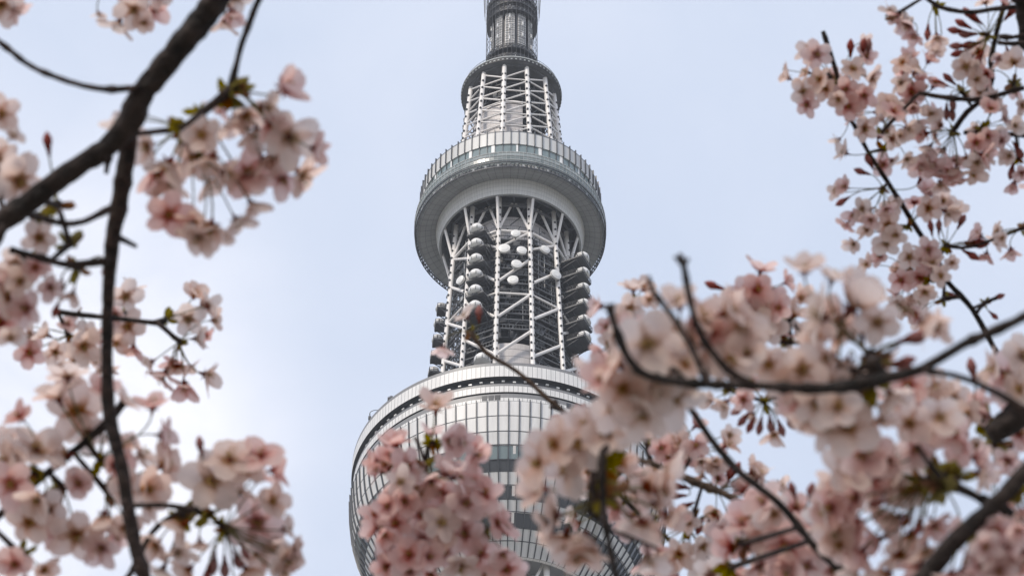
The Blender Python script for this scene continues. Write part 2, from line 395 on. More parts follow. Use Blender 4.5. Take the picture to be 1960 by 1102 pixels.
# ---- upper observation deck (ring gallery)
g = MB(); g.rev([(20.3, 457.2), (0.5, 457.4)], 72, 0); g.rev([(20.5, 453), (20.2, 449.0)], 72, 1)
g.rev([(15.8, 447.2), (6, 447.4)], 48, 0)
upper = g.build('upper_observation_deck', [M['dark_steel'], M['dark_steel']], tower)
q = MB(); q.rev([(20.3, 457.5), (20.76, 457.5), (20.77, 453.0), (20.45, 453.0)], 72); q.build('parapet', M['gal_parapet'], upper)
q = MB(); q.rev([(20.5, 453.0), (20.5, 449.6)], 72, 0)
for k in range(24): 
    ph = k*15+4; q.box(P(ph, 20.52, 451.3), P(ph+90, 0.45 if k % 3 else 0.2, 0), P(ph, 0.06, 0), (0, 0, 1.6), 1)
q.build('window_band', [M['glass_upper'], M['lamp_white']], upper)
q = MB()
for k in range(72):
    ph = k*5
    q.box(P(ph, 20.9, 455.35), P(ph+90, 0.08, 0), P(ph, 0.2, 0), (0, 0, 2.5))
    q.box(P(ph, 20.62, 451.3), P(ph+90, 0.06, 0), P(ph, 0.12, 0), (0, 0, 1.68))
q.build('mullion', M['fin'], upper)
q = MB()
tube = [(20.5, 449.6), (21.3, 449.5), (21.85, 448.6), (21.95, 447.4), (21.8, 446.2), (21.3, 445.2)]
q.rev(tube[:2], 144, 1); q.rev(tube[1:], 144, 0)
for k in range(144):
    ph = k*2.5
    for a, b in zip(tube[1:], tube[2:]): q.bar(P(ph, a[0]+.05, a[1]), P(ph, b[0]+.05, b[1]), 0.06, 4, 2, cap=False)
for (r_, z_) in tube[1:]:
    for k in range(72): q.bar(P(k*5, r_+.06, z_), P(k*5+5, r_+.06, z_), 0.075, 4, 2, cap=False)
q.build('glazed_corridor', [M['tube_glass'], M['soffit'], M['pale_frame']], upper)
q = MB()                                                                       # dark truss rail hanging under the corridor
for k in range(144):
    ph = k*2.5
    q.bar(P(ph, 21.5, 445.3), P(ph+1.2, 21.75, 443.9), 0.13, 4, 0, cap=False); q.bar(P(ph+1.2, 21.75, 443.9), P(ph+2.5, 21.5, 445.3), 0.13, 4, 0, cap=False)
    q.bar(P(ph, 21.75, 443.9), P(ph+2.5, 21.75, 443.9), 0.14, 4, 0, cap=False); q.bar(P(ph, 21.9, 445.4), P(ph+2.5, 21.9, 445.4), 0.14, 4, 0, cap=False)
    if k % 3 == 0: q.box(P(ph, 21.6, 444.6), P(ph+90, 0.22, 0), P(ph, 0.15, 0), (0, 0, 0.35), 1 if k % 4 else 0)
q.build('gondola_rail', [M['fin'], M['soffit']], upper)
q = MB(); q.rev([(21.3, 445.2), (21.2, 444.5), (20.6, 444.2), (17.3, 445.1), (16.99, 445.3)], 144, 0); q.build('soffit', M['soffit_panel'], upper, smooth=True)
q = MB(); q.rev([(17.05, 445.3), (16.95, 444.2), (16.55, 442.4), (16.19, 441.0)], 160, 0); q.build('cove', M['cove'], upper, smooth=True)
q = MB(); q.rev([(16.19, 441.0), (15.7, 441.0), (15.5, 447.2)], 96, 0)
for z_, r_ in ((443.8, 13.6), (443.8, 11.2), (446.9, 14.6)): lattice_ring(q, PH, r_, z_, 0.3, 1)
for k in range(24): q.bar(P(k*15+4, 8, 444.4), P(k*15+4, 15.6, 444.4), 0.22, 6, 1)
q.build('rim', [M['soffit'], M['grey_steel']], upper)

# ---- upper shaft
PU = [-9.5+30*k for k in range(12)]
ru = lambda z: 10.85-(z-488)*0.068
c = MB(); c.rev([(6.2, 446), (5.6, 496)], 36, 0)
c.rev([(9.0, 482.0), (9.3, 482.3), (9.3, 481.7), (9.15, 481.6), (9.8, 452)], 48, 1, t0=-75, t1=17)
c.rev([(9.0, 482.3), (9.45, 482.35), (9.45, 481.5)], 24, 2, t0=-75, t1=17)
for z in np.arange(458, 495, 4.67):
    c.rev([(5, z), (8.2, z), (8.2, z-0.3), (5, z-0.3)], 36, 0)
    for k in range(24):
        a = rng.uniform(0, 360); c.bar(P(a, 7.6, z), P(a+rng.uniform(-30, 30), 7.6, z+4.6), 0.13, 5, 3 if rng.random() < .5 else 0)
        if rng.random() < 0.6:
            h = rng.uniform(.4, 1.5); c.box(P(a, rng.uniform(6.3, 7.8), z+h), P(a+90, rng.uniform(.3, .9), 0), P(a, .4, 0), (0, 0, h), 3 if rng.random() < .4 else 0)
ush = c.build('upper_shaft', [M['dark_steel'], M['clad'], M['white_steel'], M['grey_steel']], tower)
br = MB()
for k in range(12):
    a, b = PU[k], PU[(k+1) % 12]; mid = (a+15+180) % 360-180; rise = 1 if mid > -10 else -1
    for z0 in np.arange(456.5, 491, 4.67):
        br.bar(P(a, ru(z0), z0), P(b, ru(z0), z0), 0.19, 8)
        brace_bay(a, b, z0+0.35, 3.9, ru, 0.21, rise=rise)
for z0 in np.arange(458, 493, 4.67): lattice_ring(br, PU, ru(z0)-2.0, z0+1.2, 0.14, 1)
br.build('bracing_lattice', [M['white_steel'], M['grey_steel']], ush)
for a in PU:
    c = MB(); c.bar(P(a, ru(450), 450), P(a, ru(494.5), 494.5), 0.56, 14)
    for z in np.arange(457.5, 492, 2.75):
        for s_ in (-1, 1): c.box(P(a+s_*2.0, ru(z)+0.5, z), P(a+90, 0.2, 0), P(a, 0.2, 0), (0, 0, 0.2), 1)
    c.build('column', [M['white_steel'], M['dark_steel']], ush)

# ---- summit platform and antenna mast
s = MB(); s.rev([(12.1, 495.9), (3, 496.0)], 72, 0); s.rev([(11.9, 494.5), (11.0, 494.6), (4, 494.9)], 72, 0)
s.rev([(11.0, 494.55), (10.95, 494.1), (6.6, 494.1), (6.5, 494.6)], 12, 0, ph=-9.5)
sm_ = s.build('summit_platform', [M['grey_steel']], tower)
s = MB(); s.rev([(12.0, 495.75), (12.28, 495.75), (12.28, 495.45), (12.1, 495.4)], 72, 1); s.rev([(12.1, 495.4), (12.05, 494.5), (11.9, 494.5)], 72, 0)
for k in range(72):
    a = k*5; s.box(P(a, 12.1, 494.85), P(a+90, 0.2, 0), P(a, 0.1, 0), (0, 0, 0.16), 1)
    s.box(P(a+2.5, 12.12, 495.1), P(a+92.5, 0.1, 0), P(a+2.5, 0.16, 0), (0, 0, 0.3), 0)
    s.bar(P(a, 11.8, 496), P(a, 11.8, 497.1), 0.05, 4, 2); s.bar(P(a, 11.8, 497), P(a+5, 11.8, 497), 0.05, 4, 2)
s.build('rim', [M['dark_steel'], M['pale_frame'], M['fin']], sm_)
mst = MB(); mst.rev([(4.55, 496), (4.4, 560)], 30, 0); mst.rev([(3, 560), (2.4, 634), (0.1, 634)], 24, 0)
mast = mst.build('antenna_mast', [M['dark_steel']], tower)
for k in range(10):
    a = -6+36*k; q = MB(); q.rev([(4.95, 560), (5.05, 509.5)], 4, 0, ph=a-13.5, t0=0, t1=27)
    q.rev([(4.6, 509.5), (5.05, 509.5)], 4, 0, ph=a-13.5, t0=0, t1=27)
    for z in np.arange(512, 556, 4.4):
        q.box(P(a, 5.25, z+(2.2 if k % 2 else 0)), P(a+90, 0.16, 0), P(a, 0.2, 0), (0, 0, 0.75), 1)
    for z in np.arange(510, 558, 1.1):
        for j in (-1, 0, 1): q.box(P(a+j*8, 5.16, z), P(a+j*8+90, 0.25, 0), P(a, 0.05, 0), (0, 0, 0.28), 2)
    q.build('antenna_panel', [M['mast_panel'], M['lamp_white'], M['soffit']], mast)
cg = MB()
for k in range(36):
    a = k*10; cg.bar(P(a, 6.35, 496), P(a, 6.35, 540), 0.05, 4, 0, cap=False)
    cg.bar(P(a, 6.9, 527), P(a, 7.6, 545), 0.06, 4, 0, cap=False)
for z in np.arange(498, 540, 2.2):
    for k in range(36): cg.bar(P(k*10, 6.35, z), P(k*10+10, 6.35, z), 0.035, 4, 0, cap=False)
cg.build('safety_cage', [M['fin']], mast)
for z0 in (499.5, 503.5, 507.3, 522.5, 525.5, 528.2):
    q = MB(); q.rev([(4.6, z0), (6.3, z0), (6.3, z0-0.25), (4.6, z0-0.25)], 36, 0)
    for k in range(36):
        a = k*10; q.bar(P(a, 6.35, z0-0.2), P(a, 6.35, z0+1.1), 0.09, 4, 0, cap=False); q.bar(P(a, 6.35, z0+1.1), P(a+10, 6.35, z0+1.1), 0.1, 4, 0, cap=False)
        q.bar(P(a, 6.35, z0-0.1), P(a+10, 6.35, z0+1.0), 0.08, 4, 0, cap=False)
        q.box(P(a+5, 6.0, z0+0.45), P(a+95, 0.3, 0), P(a+5, 0.25, 0), (0, 0, 0.45), 1 if k % 4 == 0 else 0)
    q.build('ring_platform', [M['dark_steel'], M['grey_steel']], mast)
q = MB()
for k in range(10):
    a = k*36+12; q.bar(P(a, 3.6, 496), P(a, 4.4, 508), 0.35, 8); q.bar(P(a, 3.6, 496), P(a+18, 5.6, 501), 0.2, 6)
q.build('mast_foot', M['white_steel'], mast)

# ---------------------------------------------------------------- ground
gm = MB(); gm.add([(-9000, -9000, 0), (9000, -9000, 0), (9000, 9000, 0), (-9000, 9000, 0)], [(0, 1, 2, 3)])
tag(gm.build('ground', M['ground']), 'flat park ground under the cherry trees', 'ground', kind='structure')

# thin spring haze over the town
hm = bpy.data.materials.new('haze'); hm.use_nodes = True; t = hm.node_tree; t.nodes.clear()
ho = t.nodes.new('ShaderNodeOutputMaterial'); pv = t.nodes.new('ShaderNodeVolumePrincipled')
pv.inputs['Color'].default_value = (0.93, 0.96, 1.0, 1); pv.inputs['Density'].default_value = 0.00010; pv.inputs['Anisotropy'].default_value = 0.2
t.links.new(pv.outputs[0], ho.inputs['Volume'])
hb = MB(); hb.box((0, 300, 329), (700, 0, 0), (0, 700, 0), (0, 0, 330)); ho_ = hb.build('haze', hm)
tag(ho_, 'thin pale haze in the air round the tower', 'haze', kind='stuff')

# ================================================================ CHERRY BRANCHES
def attr_mat_petal(name, edge, mid, heart, trans=0.5):
    m_ = bpy.data.materials.new(name); m_.use_nodes = True; t = m_.node_tree; t.nodes.clear(); K = t.links.new
    o = t.nodes.new('ShaderNodeOutputMaterial'); a = t.nodes.new('ShaderNodeAttribute'); a.attribute_name = 'rad'
    r = t.nodes.new('ShaderNodeValToRGB'); e = r.color_ramp.elements
    e[0].position = 0.07; e[0].color = (*heart, 1); e[1].position = 0.95; e[1].color = (*edge, 1)
    k = e.new(0.29); k.color = (*mid, 1); k = e.new(0.62); k.color = (*[(x+y*2)/3 for x, y in zip(mid, edge)], 1)
    K(a.outputs['Fac'], r.inputs[0])
    oi = t.nodes.new('ShaderNodeObjectInfo'); hs = t.nodes.new('ShaderNodeHueSaturation')
    mr_ = t.nodes.new('ShaderNodeMapRange'); mr_.inputs[3].default_value = 0.78; mr_.inputs[4].default_value = 1.3
    K(oi.outputs['Random'], mr_.inputs[0]); K(mr_.outputs[0], hs.inputs['Saturation']); K(r.outputs[0], hs.inputs['Color'])
    c = t.nodes.new('ShaderNodeTexCoord'); n = t.nodes.new('ShaderNodeTexNoise'); n.inputs['Scale'].default_value = 160; n.inputs['Detail'].default_value = 3
    K(c.outputs['Object'], n.inputs['Vector'])
    mv = t.nodes.new('ShaderNodeMapRange'); mv.inputs[3].default_value = 0.86; mv.inputs[4].default_value = 1.1
    K(n.outputs['Fac'], mv.inputs[0]); K(mv.outputs[0], hs.inputs['Value'])
    d = t.nodes.new('ShaderNodeBsdfDiffuse'); tr = t.nodes.new('ShaderNodeBsdfTranslucent'); x = t.nodes.new('ShaderNodeMixShader')
    x.inputs[0].default_value = trans
    K(hs.outputs[0], d.inputs[0]); K(hs.outputs[0], tr.inputs[0]); K(d.outputs[0], x.inputs[1]); K(tr.outputs[0], x.inputs[2]); K(x.outputs[0], o.inputs[0])
    return m_
PET = {'w': attr_mat_petal('petal_pale', (0.84, 0.70, 0.645), (0.81, 0.645, 0.58), (0.42, 0.22, 0.09), 0.62),
       'p': attr_mat_petal('petal_pink', (0.83, 0.635, 0.60), (0.78, 0.53, 0.495), (0.40, 0.10, 0.085), 0.62)}
def leafmat(name, c, tr):
    m_ = attr_mat_petal(name, c, c, c, tr); return m_
M['calyx'] = leafmat('calyx', (0.20, 0.055, 0.04), 0.25)
M['stalk'] = leafmat('stalk', (0.17, 0.15, 0.06), 0.2)
M['anther'] = mat('anther', (0.42, 0.26, 0.06), 0.7)
M['bud'] = leafmat('bud', (0.40, 0.17, 0.155), 0.4)
M['bract'] = leafmat('bract', (0.25, 0.20, 0.035), 0.5)
M['bract_red'] = leafmat('bract_red', (0.26, 0.12, 0.05), 0.35)
M['bark'] = mat('bark', (0.026, 0.017, 0.014), 0.9, var=0.9, scale=70, bump=0.8)
M['brown_twig'] = mat('brown_twig', (0.075, 0.045, 0.028), 0.8, var=0.6, scale=150, bump=0.5)
M['twig_bark'] = mat('twig_bark', (0.03, 0.016, 0.012), 0.85, var=0.8, scale=150, bump=0.6)

def at(px, py, d):
    return CAM + fwd*d + RT*((px-980)*d/FPX) - UP*((py-551)*d/FPX)

def frame(n):
    n = Vector(n).normalized(); e = n.cross(Vector((0.3, 0.2, 1)));
    if e.length < 1e-3: e = n.cross(Vector((1, 0, 0)))
    e.normalize(); return e, n.cross(e), n

def flower_mesh(mb, Rr, n, base, op):
    """one blossom round the origin, facing n; the stalk runs to the point base; op = 0 flat .. 1 closed cup"""
    e, g, n = frame(n); a0 = random.uniform(0, 6.28); NU, NV = 4, 6
    lost = random.randrange(5) if random.random() < 0.07 else -1
    for k in range(5):
        if k == lost: continue
        a = a0+k*2*math.pi/5+random.uniform(-.13, .13); er = e*math.cos(a)+g*math.sin(a); et = n.cross(er)
        el = R(8+62*op+random.uniform(-16, 15)); Lp = Rr*random.uniform(0.96, 1.14); tw = random.uniform(-.5, .5); wk = random.uniform(0.32, 0.405)
        curl = random.uniform(-0.40, 0.38)-0.25*op; cup = random.uniform(0.25, 0.6); side = random.uniform(-.10, .10)
        vs, rd = [], []
        for j in range(NV+1):
            v = j/NV; r0 = 0.05+0.95*v
            wd = wk*(math.sin(math.pi*min(1, (0.10+0.90*v)**0.80*0.80+0.03)))**0.8
            if v > 0.8: wd *= 1-0.42*((v-0.8)/0.2)**2
            for i in range(NU+1):
                u = i/NU*2-1
                rr = r0+(-0.10*(1-abs(u)*1.4) if j == NV and abs(u) < 0.7 else 0)-(0.05*u*u*v)
                x = u*wd
                zz = rr*math.sin(el)+curl*rr*rr*0.55+cup*x*x+tw*x*v
                ro = rr*math.cos(el)
                vs.append((er*ro+et*(x+side*v*v)+n*zz)*Lp); rd.append(max(0.02, r0))
        fs = [(j*(NU+1)+i, j*(NU+1)+i+1, (j+1)*(NU+1)+i+1, (j+1)*(NU+1)+i) for j in range(NV) for i in range(NU)]
        mb.add(vs, fs, 0, rad=rd)
        # sepal seen between the petals
        a2 = a+math.pi/5; es = e*math.cos(a2)+g*math.sin(a2); ets = n.cross(es)
        q0 = -n*0.03*Rr
        mb.add([q0+es*.06*Rr-ets*.07*Rr, q0+es*.06*Rr+ets*.07*Rr, q0+es*.2*Rr+ets*.075*Rr-n*.02*Rr, q0+es*.36*Rr-n*.05*Rr, q0+es*.2*Rr-ets*.075*Rr-n*.02*Rr], [(0, 1, 2, 3, 4)], 1)
    for k in range(11):                                                        # stamens
        a = random.uniform(0, 6.28); t = random.uniform(.12, .55); dv = (n*math.cos(t)+(e*math.cos(a)+g*math.sin(a))*math.sin(t)).normalized()
        l = Rr*random.uniform(.28, .45); s_ = dv.cross(e).normalized()*0.011*Rr; t2 = dv.cross(s_)
        p0, p1 = dv*0.04*Rr, dv*l
        mb.add([p0-s_, p0+s_, p1+s_, p1-s_], [(0, 1, 2, 3)], 3)
        h = .034*Rr; u_ = s_.normalized()*h; w_ = t2.normalized()*h
        mb.add([p1-u_, p1+w_, p1+u_, p1-w_, p1+dv*h*1.3, p1-dv*h], [(0, 1, 4), (1, 2, 4), (2, 3, 4), (3, 0, 4), (1, 0, 5), (2, 1, 5), (3, 2, 5), (0, 3, 5)], 2)
    mb.bar(-n*.01*Rr, n*.04*Rr, .11*Rr, 8, 1)
    mb.bar(-n*.30*Rr, -n*.01*Rr, .055*Rr, 7, 1, r2=.10*Rr)
    stalk(mb, -n*.29*Rr, -n, base, .035*Rr)

def stalk(mb, p0, d0, p2, r, mi=3):
    p0, p2 = Vector(p0), Vector(p2); ln = (p2-p0).length; p1 = p0+Vector(d0)*ln*0.38+Vector((0, 0, 0.10))*ln; pts = []
    for k in range(7):
        t = k/6; pts.append(p0*(1-t)**2+p1*2*t*(1-t)+p2*t*t)
    r = min(max(r, 0.0005), 0.0007)
    for a, b in zip(pts, pts[1:]): mb.bar(a, b, r, 5, mi, cap=False)

def bud_mesh(mb, Lb, d, base, mi=0):
    e, g, d = frame(d); n = 8; prof = [(0, .02), (.12, .16), (.3, .25), (.5, .27), (.7, .21), (.88, .11), (1, .01)]; vs = []
    for (t, r) in prof:
        for k in range(n):
            a = 2*math.pi*k/n; tw = a+t*0.5; vs.append(d*t*Lb+(e*math.cos(tw)+g*math.sin(tw))*r*Lb*(1+0.12*math.cos(2.5*a)))
    mb.add(vs, [(i*n+k, i*n+(k+1) % n, (i+1)*n+(k+1) % n, (i+1)*n+k) for i in range(len(prof)-1) for k in range(n)], mi)
    mb.bar(-d*.42*Lb, d*.12*Lb, .085*Lb, 7, 1, r2=.17*Lb)
    for k in range(5):
        a = 2*math.pi*k/5; o = e*math.cos(a)+g*math.sin(a); t = d.cross(o)
        mb.add([o*.16*Lb-t*.07*Lb, o*.16*Lb+t*.07*Lb, d*.38*Lb+o*.29*Lb], [(0, 1, 2)], 1)
    stalk(mb, -d*.4*Lb, -d, base, .0006)

def smooth_pts(pts, step=14):
    P_ = [Vector(p) for p in pts]; P_ = [P_[0]*2-P_[1]]+P_+[P_[-1]*2-P_[-2]]; o = []
    for i in range(1, len(P_)-2):
        n = max(2, int((P_[i+1].xy-P_[i].xy).length/step)); n = min(n, 24)
        for k in range(n):
            t = k/n; a, b, c, d = P_[i-1:i+3]
            o.append(0.5*((2*b)+(c-a)*t+(2*a-5*b+4*c-d)*t*t+(3*b-a-3*c+d)*t**3))
    o.append(P_[-2]); return o

def wood(pts, depth, seedv, dz=-0.022):
    """pts = [(px, py, width_px)], one continuous tapering limb with knots"""
    rnd = random.Random(seedv); sp = smooth_pts(pts); n = 12; mb = MB(); ring = []
    cen = []; rad = []
    for i, q in enumerate(sp):
        dd = depth+dz+0.05*depth*math.sin(seedv+i*0.03)*0.3
        wob = rnd.uniform(-1, 1)*0.025*q.z
        c = at(q.x+wob, q.y+rnd.uniform(-1, 1)*0.025*q.z, dd); cen.append(c)
        k = 1+rnd.uniform(-.05, .05)+((0.24 if q.z > 20 else 0.5)*rnd.random() if rnd.random() < (0.10 if q.z > 20 else 0.2) else 0)
        rad.append(max(0.0006, 0.465*abs(q.z)*dd/FPX*k))
    vs = []; ln = len(cen)
    for i, c in enumerate(cen):
        d = (cen[min(i+1, ln-1)]-cen[max(i-1, 0)]).normalized(); e, g, d = frame(d)
        for k in range(n):
            a = 2*math.pi*k/n; vs.append(c+(e*math.cos(a)+g*math.sin(a))*rad[i]*(1+rnd.uniform(-.05, .05)))
    fs = [(i*n+k, i*n+(k+1) % n, (i+1)*n+(k+1) % n, (i+1)*n+k) for i in range(ln-1) for k in range(n)]
    fs += [tuple(range(n))[::-1], tuple((ln-1)*n+k for k in range(n))]
    mb.add(vs, fs); return mb, cen

BEHIND = {(1153, 900), (1150, 950), (1165, 945), (1796, 908), (1800, 925), (1770, 920), (402, 984), (430, 1010), (1462, 768), (1372, 938), (1666, 680), (1672, 735), (1826, 250), (1690, 286),
          (150, 602), (318, 610), (343, 654), (1420, 1040), (1400, 1085), (440, 180), (388, 214), (190, 876), (130, 470), (1890, 68), (1700, 740)}
GROUP = 'cherry branches in bloom around the tower'
def branch(label, depth, polys, front=-0.022, **kw):
    return _branch(label, depth, polys, front, **kw)
def _branch(label, depth, polys, front, bases=(), flowers=(), buds=(), tint='w', extra=0.35, bark='bark', bract=1.0, mixp=0.3, seedv=1):
    random.seed(seedv*101+5)
    org = at(polys[0][0][0], polys[0][0][1], depth)
    root = empty('cherry_branch', org); tag(root, label, 'branch', GROUP)
    allc = []
    for i, pl in enumerate(polys):
        pl = list(pl)
        if i == 0:                                                             # the bough goes on beyond the picture towards its tree
            for end in (0, -1):
                a, b = pl[end], pl[1 if end == 0 else -2]
                if not (-30 < a[0] < 1990 and -30 < a[1] < 1130):
                    d = Vector((a[0]-b[0], a[1]-b[1])).normalized(); q = []
                    for k in range(1, 7):
                        q.append((a[0]+d.x*620*k+40*math.sin(k*2.1+seedv), a[1]+d.y*620*k+40*math.cos(k*1.7+seedv), a[2]*(1+0.16*k)))
                    pl = (q[::-1]+pl) if end == 0 else (pl+q)
        mb, cen = wood(pl, depth, seedv*7+i, front); allc += cen
        o = mb.build('branch_wood' if i == 0 else 'twig', M[bark if i == 0 else 'twig_bark'], root, smooth=True)
        me = o.data; me.transform(Matrix.Translation(-org))
    cl = []
    for b in bases:
        bx, by = b[0], b[1]; bd = depth+(b[2] if len(b) > 2 else random.uniform(-.012, .012)); p = at(bx, by, bd)
        near = min(allc, key=lambda c: (c-p).length); mb = MB(); v = near-p
        if 0.002 < v.length < 0.09: mb.bar(v, (0, 0, 0), 0.0016, 7, 2, r2=0.0024)
        mb.bar(-v.normalized()*0.004 if v.length > 1e-4 else (0, 0, -.004), (0, 0, 0.001), 0.0026, 8, 2, r2=0.0032)
        nb = int(random.randint(7, 10)*bract)
        for k in range(nb):                                                    # bud scales and unfolding leaves at the foot of the cluster
            dv = Vector((random.gauss(0, 1), random.gauss(0, 1), random.gauss(0, 1))) - (v.normalized()*0.9 if v.length > 1e-4 else Vector((0, 0, 0)))
            e, g, dv = frame(dv); l = random.uniform(.006, .014); h = l*random.uniform(.22, .34); f_ = random.uniform(.1, .5)*h
            mb.add([(0, 0, 0), dv*l*.35+e*h*.8+g*f_, dv*l*.75+e*h*.7+g*f_, dv*l, dv*l*.75-e*h*.7+g*f_, dv*l*.35-e*h*.8+g*f_, dv*l*.5],
                   [(0, 1, 6), (1, 2, 6), (2, 3, 6), (3, 4, 6), (4, 5, 6), (5, 0, 6)], 0 if random.random() < .68 else 1)
        o = mb.build('blossom_cluster', [M['bract'], M['bract_red'], M['twig_bark']], root, p-org)
        cl.append((bx, by, bd, p, o, (bx, by) in BEHIND))
    fl = list(flowers)
    for f_ in flowers:
        if random.random() < extra:
            fl.append((f_[0]+random.uniform(-.5, .5)*f_[2], f_[1]+random.uniform(-.6, .6)*f_[2], f_[2]*random.uniform(.82, .95), 'back'))
    for f_ in fl:
        x, y, d = f_[:3]; mode = f_[3] if len(f_) > 3 else None
        bx, by, bd, bp, bo, beh = min(cl, key=lambda c: (c[0]-x)**2+(c[1]-y)**2)
        rho = math.hypot(x-bx, y-by)*bd/FPX; S = 0.042
        off = math.sqrt(max(0.00004, S*S-rho*rho))*0.75
        if mode == 'back': dep = bd+off*random.uniform(.3, 1.1)
        elif beh: dep = bd+off*random.uniform(-.1, .9)
        else: dep = bd-off*random.uniform(.1, 1.0)
        p = at(x, y, dep); Rr = 0.5*d*dep/FPX; tc_ = (CAM-p).normalized(); ov = (p-bp).normalized()
        rv = Vector((random.gauss(0, 1), random.gauss(0, 1), random.gauss(0, 1)))*0.34
        if isinstance(mode, (int, float)):
            nv = RT*math.cos(R(mode))-UP*math.sin(R(mode)); nv = nv+tc_*0.32+rv*0.5; op = random.uniform(.3, .58); Rr *= 1.12
        elif mode == 'f': nv = tc_+rv*0.45; op = random.uniform(.0, .12)
        else:
            nv = ov*(0.95 if beh else 0.75)+tc_*(random.uniform(-.1, .9) if beh else random.uniform(.3, 1.0))+rv; op = random.choice((.03, .06, .1, .16, .24, .36, .5, .7)); Rr *= random.uniform(.88, 1.12)
        mb = MB(); flower_mesh(mb, Rr, nv, bp-p, op)
        tn = f_[4] if len(f_) > 4 else tint if random.random() > mixp else ('p' if tint == 'w' else 'w')
        mb.build('blossom', [PET[tn], M['calyx'], M['anther'], M['stalk']], bo, p-bp, smooth=True)
    for b in buds:
        x, y, l, a = b[:4]; bx, by, bd, bp, bo, beh = min(cl, key=lambda c: (c[0]-x)**2+(c[1]-y)**2)
        dep = bd+random.uniform(-.02, .01); p = at(x, y, dep); dv = RT*math.cos(R(a))-UP*math.sin(R(a))+fwd*random.uniform(-.3, .3)
        mb = MB(); bud_mesh(mb, l*dep/FPX, dv, bp-p)
        mb.build('flower_bud', [M['bud'], M['calyx'], M['anther'], M['stalk']], bo, p-bp, smooth=True)
    return root

# ---- left side
branch('thick dark limb forking on the left, bare side twig above and blossom sprays below', 1.62,
  [[(640, -330, 66), (520, -150, 60), (440, -40, 57), (400, 20, 54), (332, 105, 52), (272, 182, 50), (245, 238, 52), (200, 285, 44), (120, 338, 44), (50, 392, 47), (-40, 446, 52), (-260, 560, 60)],
   [(240, 225, 44), (246, 275, 38), (238, 332, 36), (226, 400, 34), (214, 470, 31), (209, 540, 27), (205, 620, 25), (205, 700, 25), (208, 780, 27), (222, 850, 27), (238, 920, 27), (250, 1000, 28), (275, 1102, 30), (340, 1260, 30)],
   [(-70, 30, 8), (0, 82, 11), (60, 127, 11), (130, 156, 12), (200, 171, 13), (270, 168, 15)],
   [(212, 398, 15), (160, 424, 13), (122, 428, 14), (78, 416, 13)],
   [(122, 428, 12), (112, 398, 13)], [(122, 428, 12), (132, 462, 13)],
   [(208, 500, 18), (130, 506, 15), (80, 494, 14), (20, 478, 13)],
   [(228, 455, 14), (262, 472, 9)], [(208, 300, 14), (203, 333, 9)], [(10, 430, 20), (-10, 470, 16)]],
  bases=[(110, 392), (72, 415), (130, 470), (60, 500), (150, 512), (-15, 300), (350, 246), (-10, 610)],
  flowers=[(35, 345, 125, 'f'), (0, 220, 90), (22, 262, 74), (225, 243, 66), (-8, 300, 90), (75, 455, 72), (28, 505, 76), (40, 538, 72), (68, 512, 62), (-2, 545, 100), (15, 570, 105),
           (0, 615, 110), (140, 560, 66, 95), (95, 548, 60), (20, 645, 74), (52, 590, 80), (300, 330, 105), (345, 262, 80, -20), (285, 280, 90), (330, 350, 90), (375, 300, 92), (400, 345, 88, 60)],
  buds=[(93, 285, 34, -95), (110, 585, 26, 110), (200, 510, 26, 80), (118, 540, 26, 95)], extra=0.25, seedv=1, front=-0.05)
branch('side bough leaving the left limb with large blossoms at the lower left corner', 1.70,
  [[(236, 770, 18), (208, 806, 17), (150, 856, 16), (70, 922, 16), (0, 984, 17), (-130, 1080, 22)]],
  bases=[(190, 876), (205, 940), (70, 905), (120, 930), (40, 1060)],
  flowers=[(148, 788, 130, 'f'), (112, 762, 100, -110), (70, 862, 118), (28, 872, 112), (20, 925, 104), (75, 952, 110), (130, 870, 104), (236, 772, 86), (200, 752, 92), (292, 780, 84, -85), (308, 832, 78, 10),
           (268, 872, 110), (312, 892, 92, -20), (280, 935, 104), (145, 1022, 120), (196, 1046, 104), (105, 1012, 86, 160), (240, 1008, 84), (200, 985, 90, 80), (215, 890, 96), (150, 925, 84), (95, 975, 96), (55, 1000, 92),
           (30, 1080, 100), (82, 1088, 84), (-5, 1062, 92), (60, 1130, 90), (170, 830, 96), (40, 800, 80), (240, 940, 90), (10, 880, 90)], extra=0.2, seedv=2)
branch('drooping sprig with blossoms at the bottom edge beside the left limb', 1.68,
  [[(200, 1160, 14), (255, 1085, 12), (290, 1020, 11), (332, 985, 11), (372, 974, 16), (402, 986, 20)], [(246, 968, 10), (310, 966, 11), (372, 974, 14)]],
  bases=[(402, 984), (378, 970), (430, 1010), (350, 985)],
  flowers=[(405, 922, 124, 'f'), (440, 880, 104), (500, 872, 88), (522, 900, 74, 0), (496, 915, 84), (458, 945, 100), (492, 998, 130, 'f'), (500, 1052, 112), (545, 1012, 62, -15), (562, 1046, 60, -25), (532, 1092, 92),
           (470, 1088, 100), (350, 1004, 88, 140), (338, 1052, 92), (382, 1036, 70, 90), (312, 1088, 110), (300, 1040, 92), (362, 1088, 84), (450, 1120, 90), (520, 960, 80), (545, 1070, 84), (475, 900, 90)],
  buds=[(385, 862, 30, -100), (410, 1068, 34, 95), (430, 1075, 34, 88), (450, 1062, 30, 70), (398, 1090, 30, 100), (465, 1050, 26, 60)], extra=0.25, seedv=3)
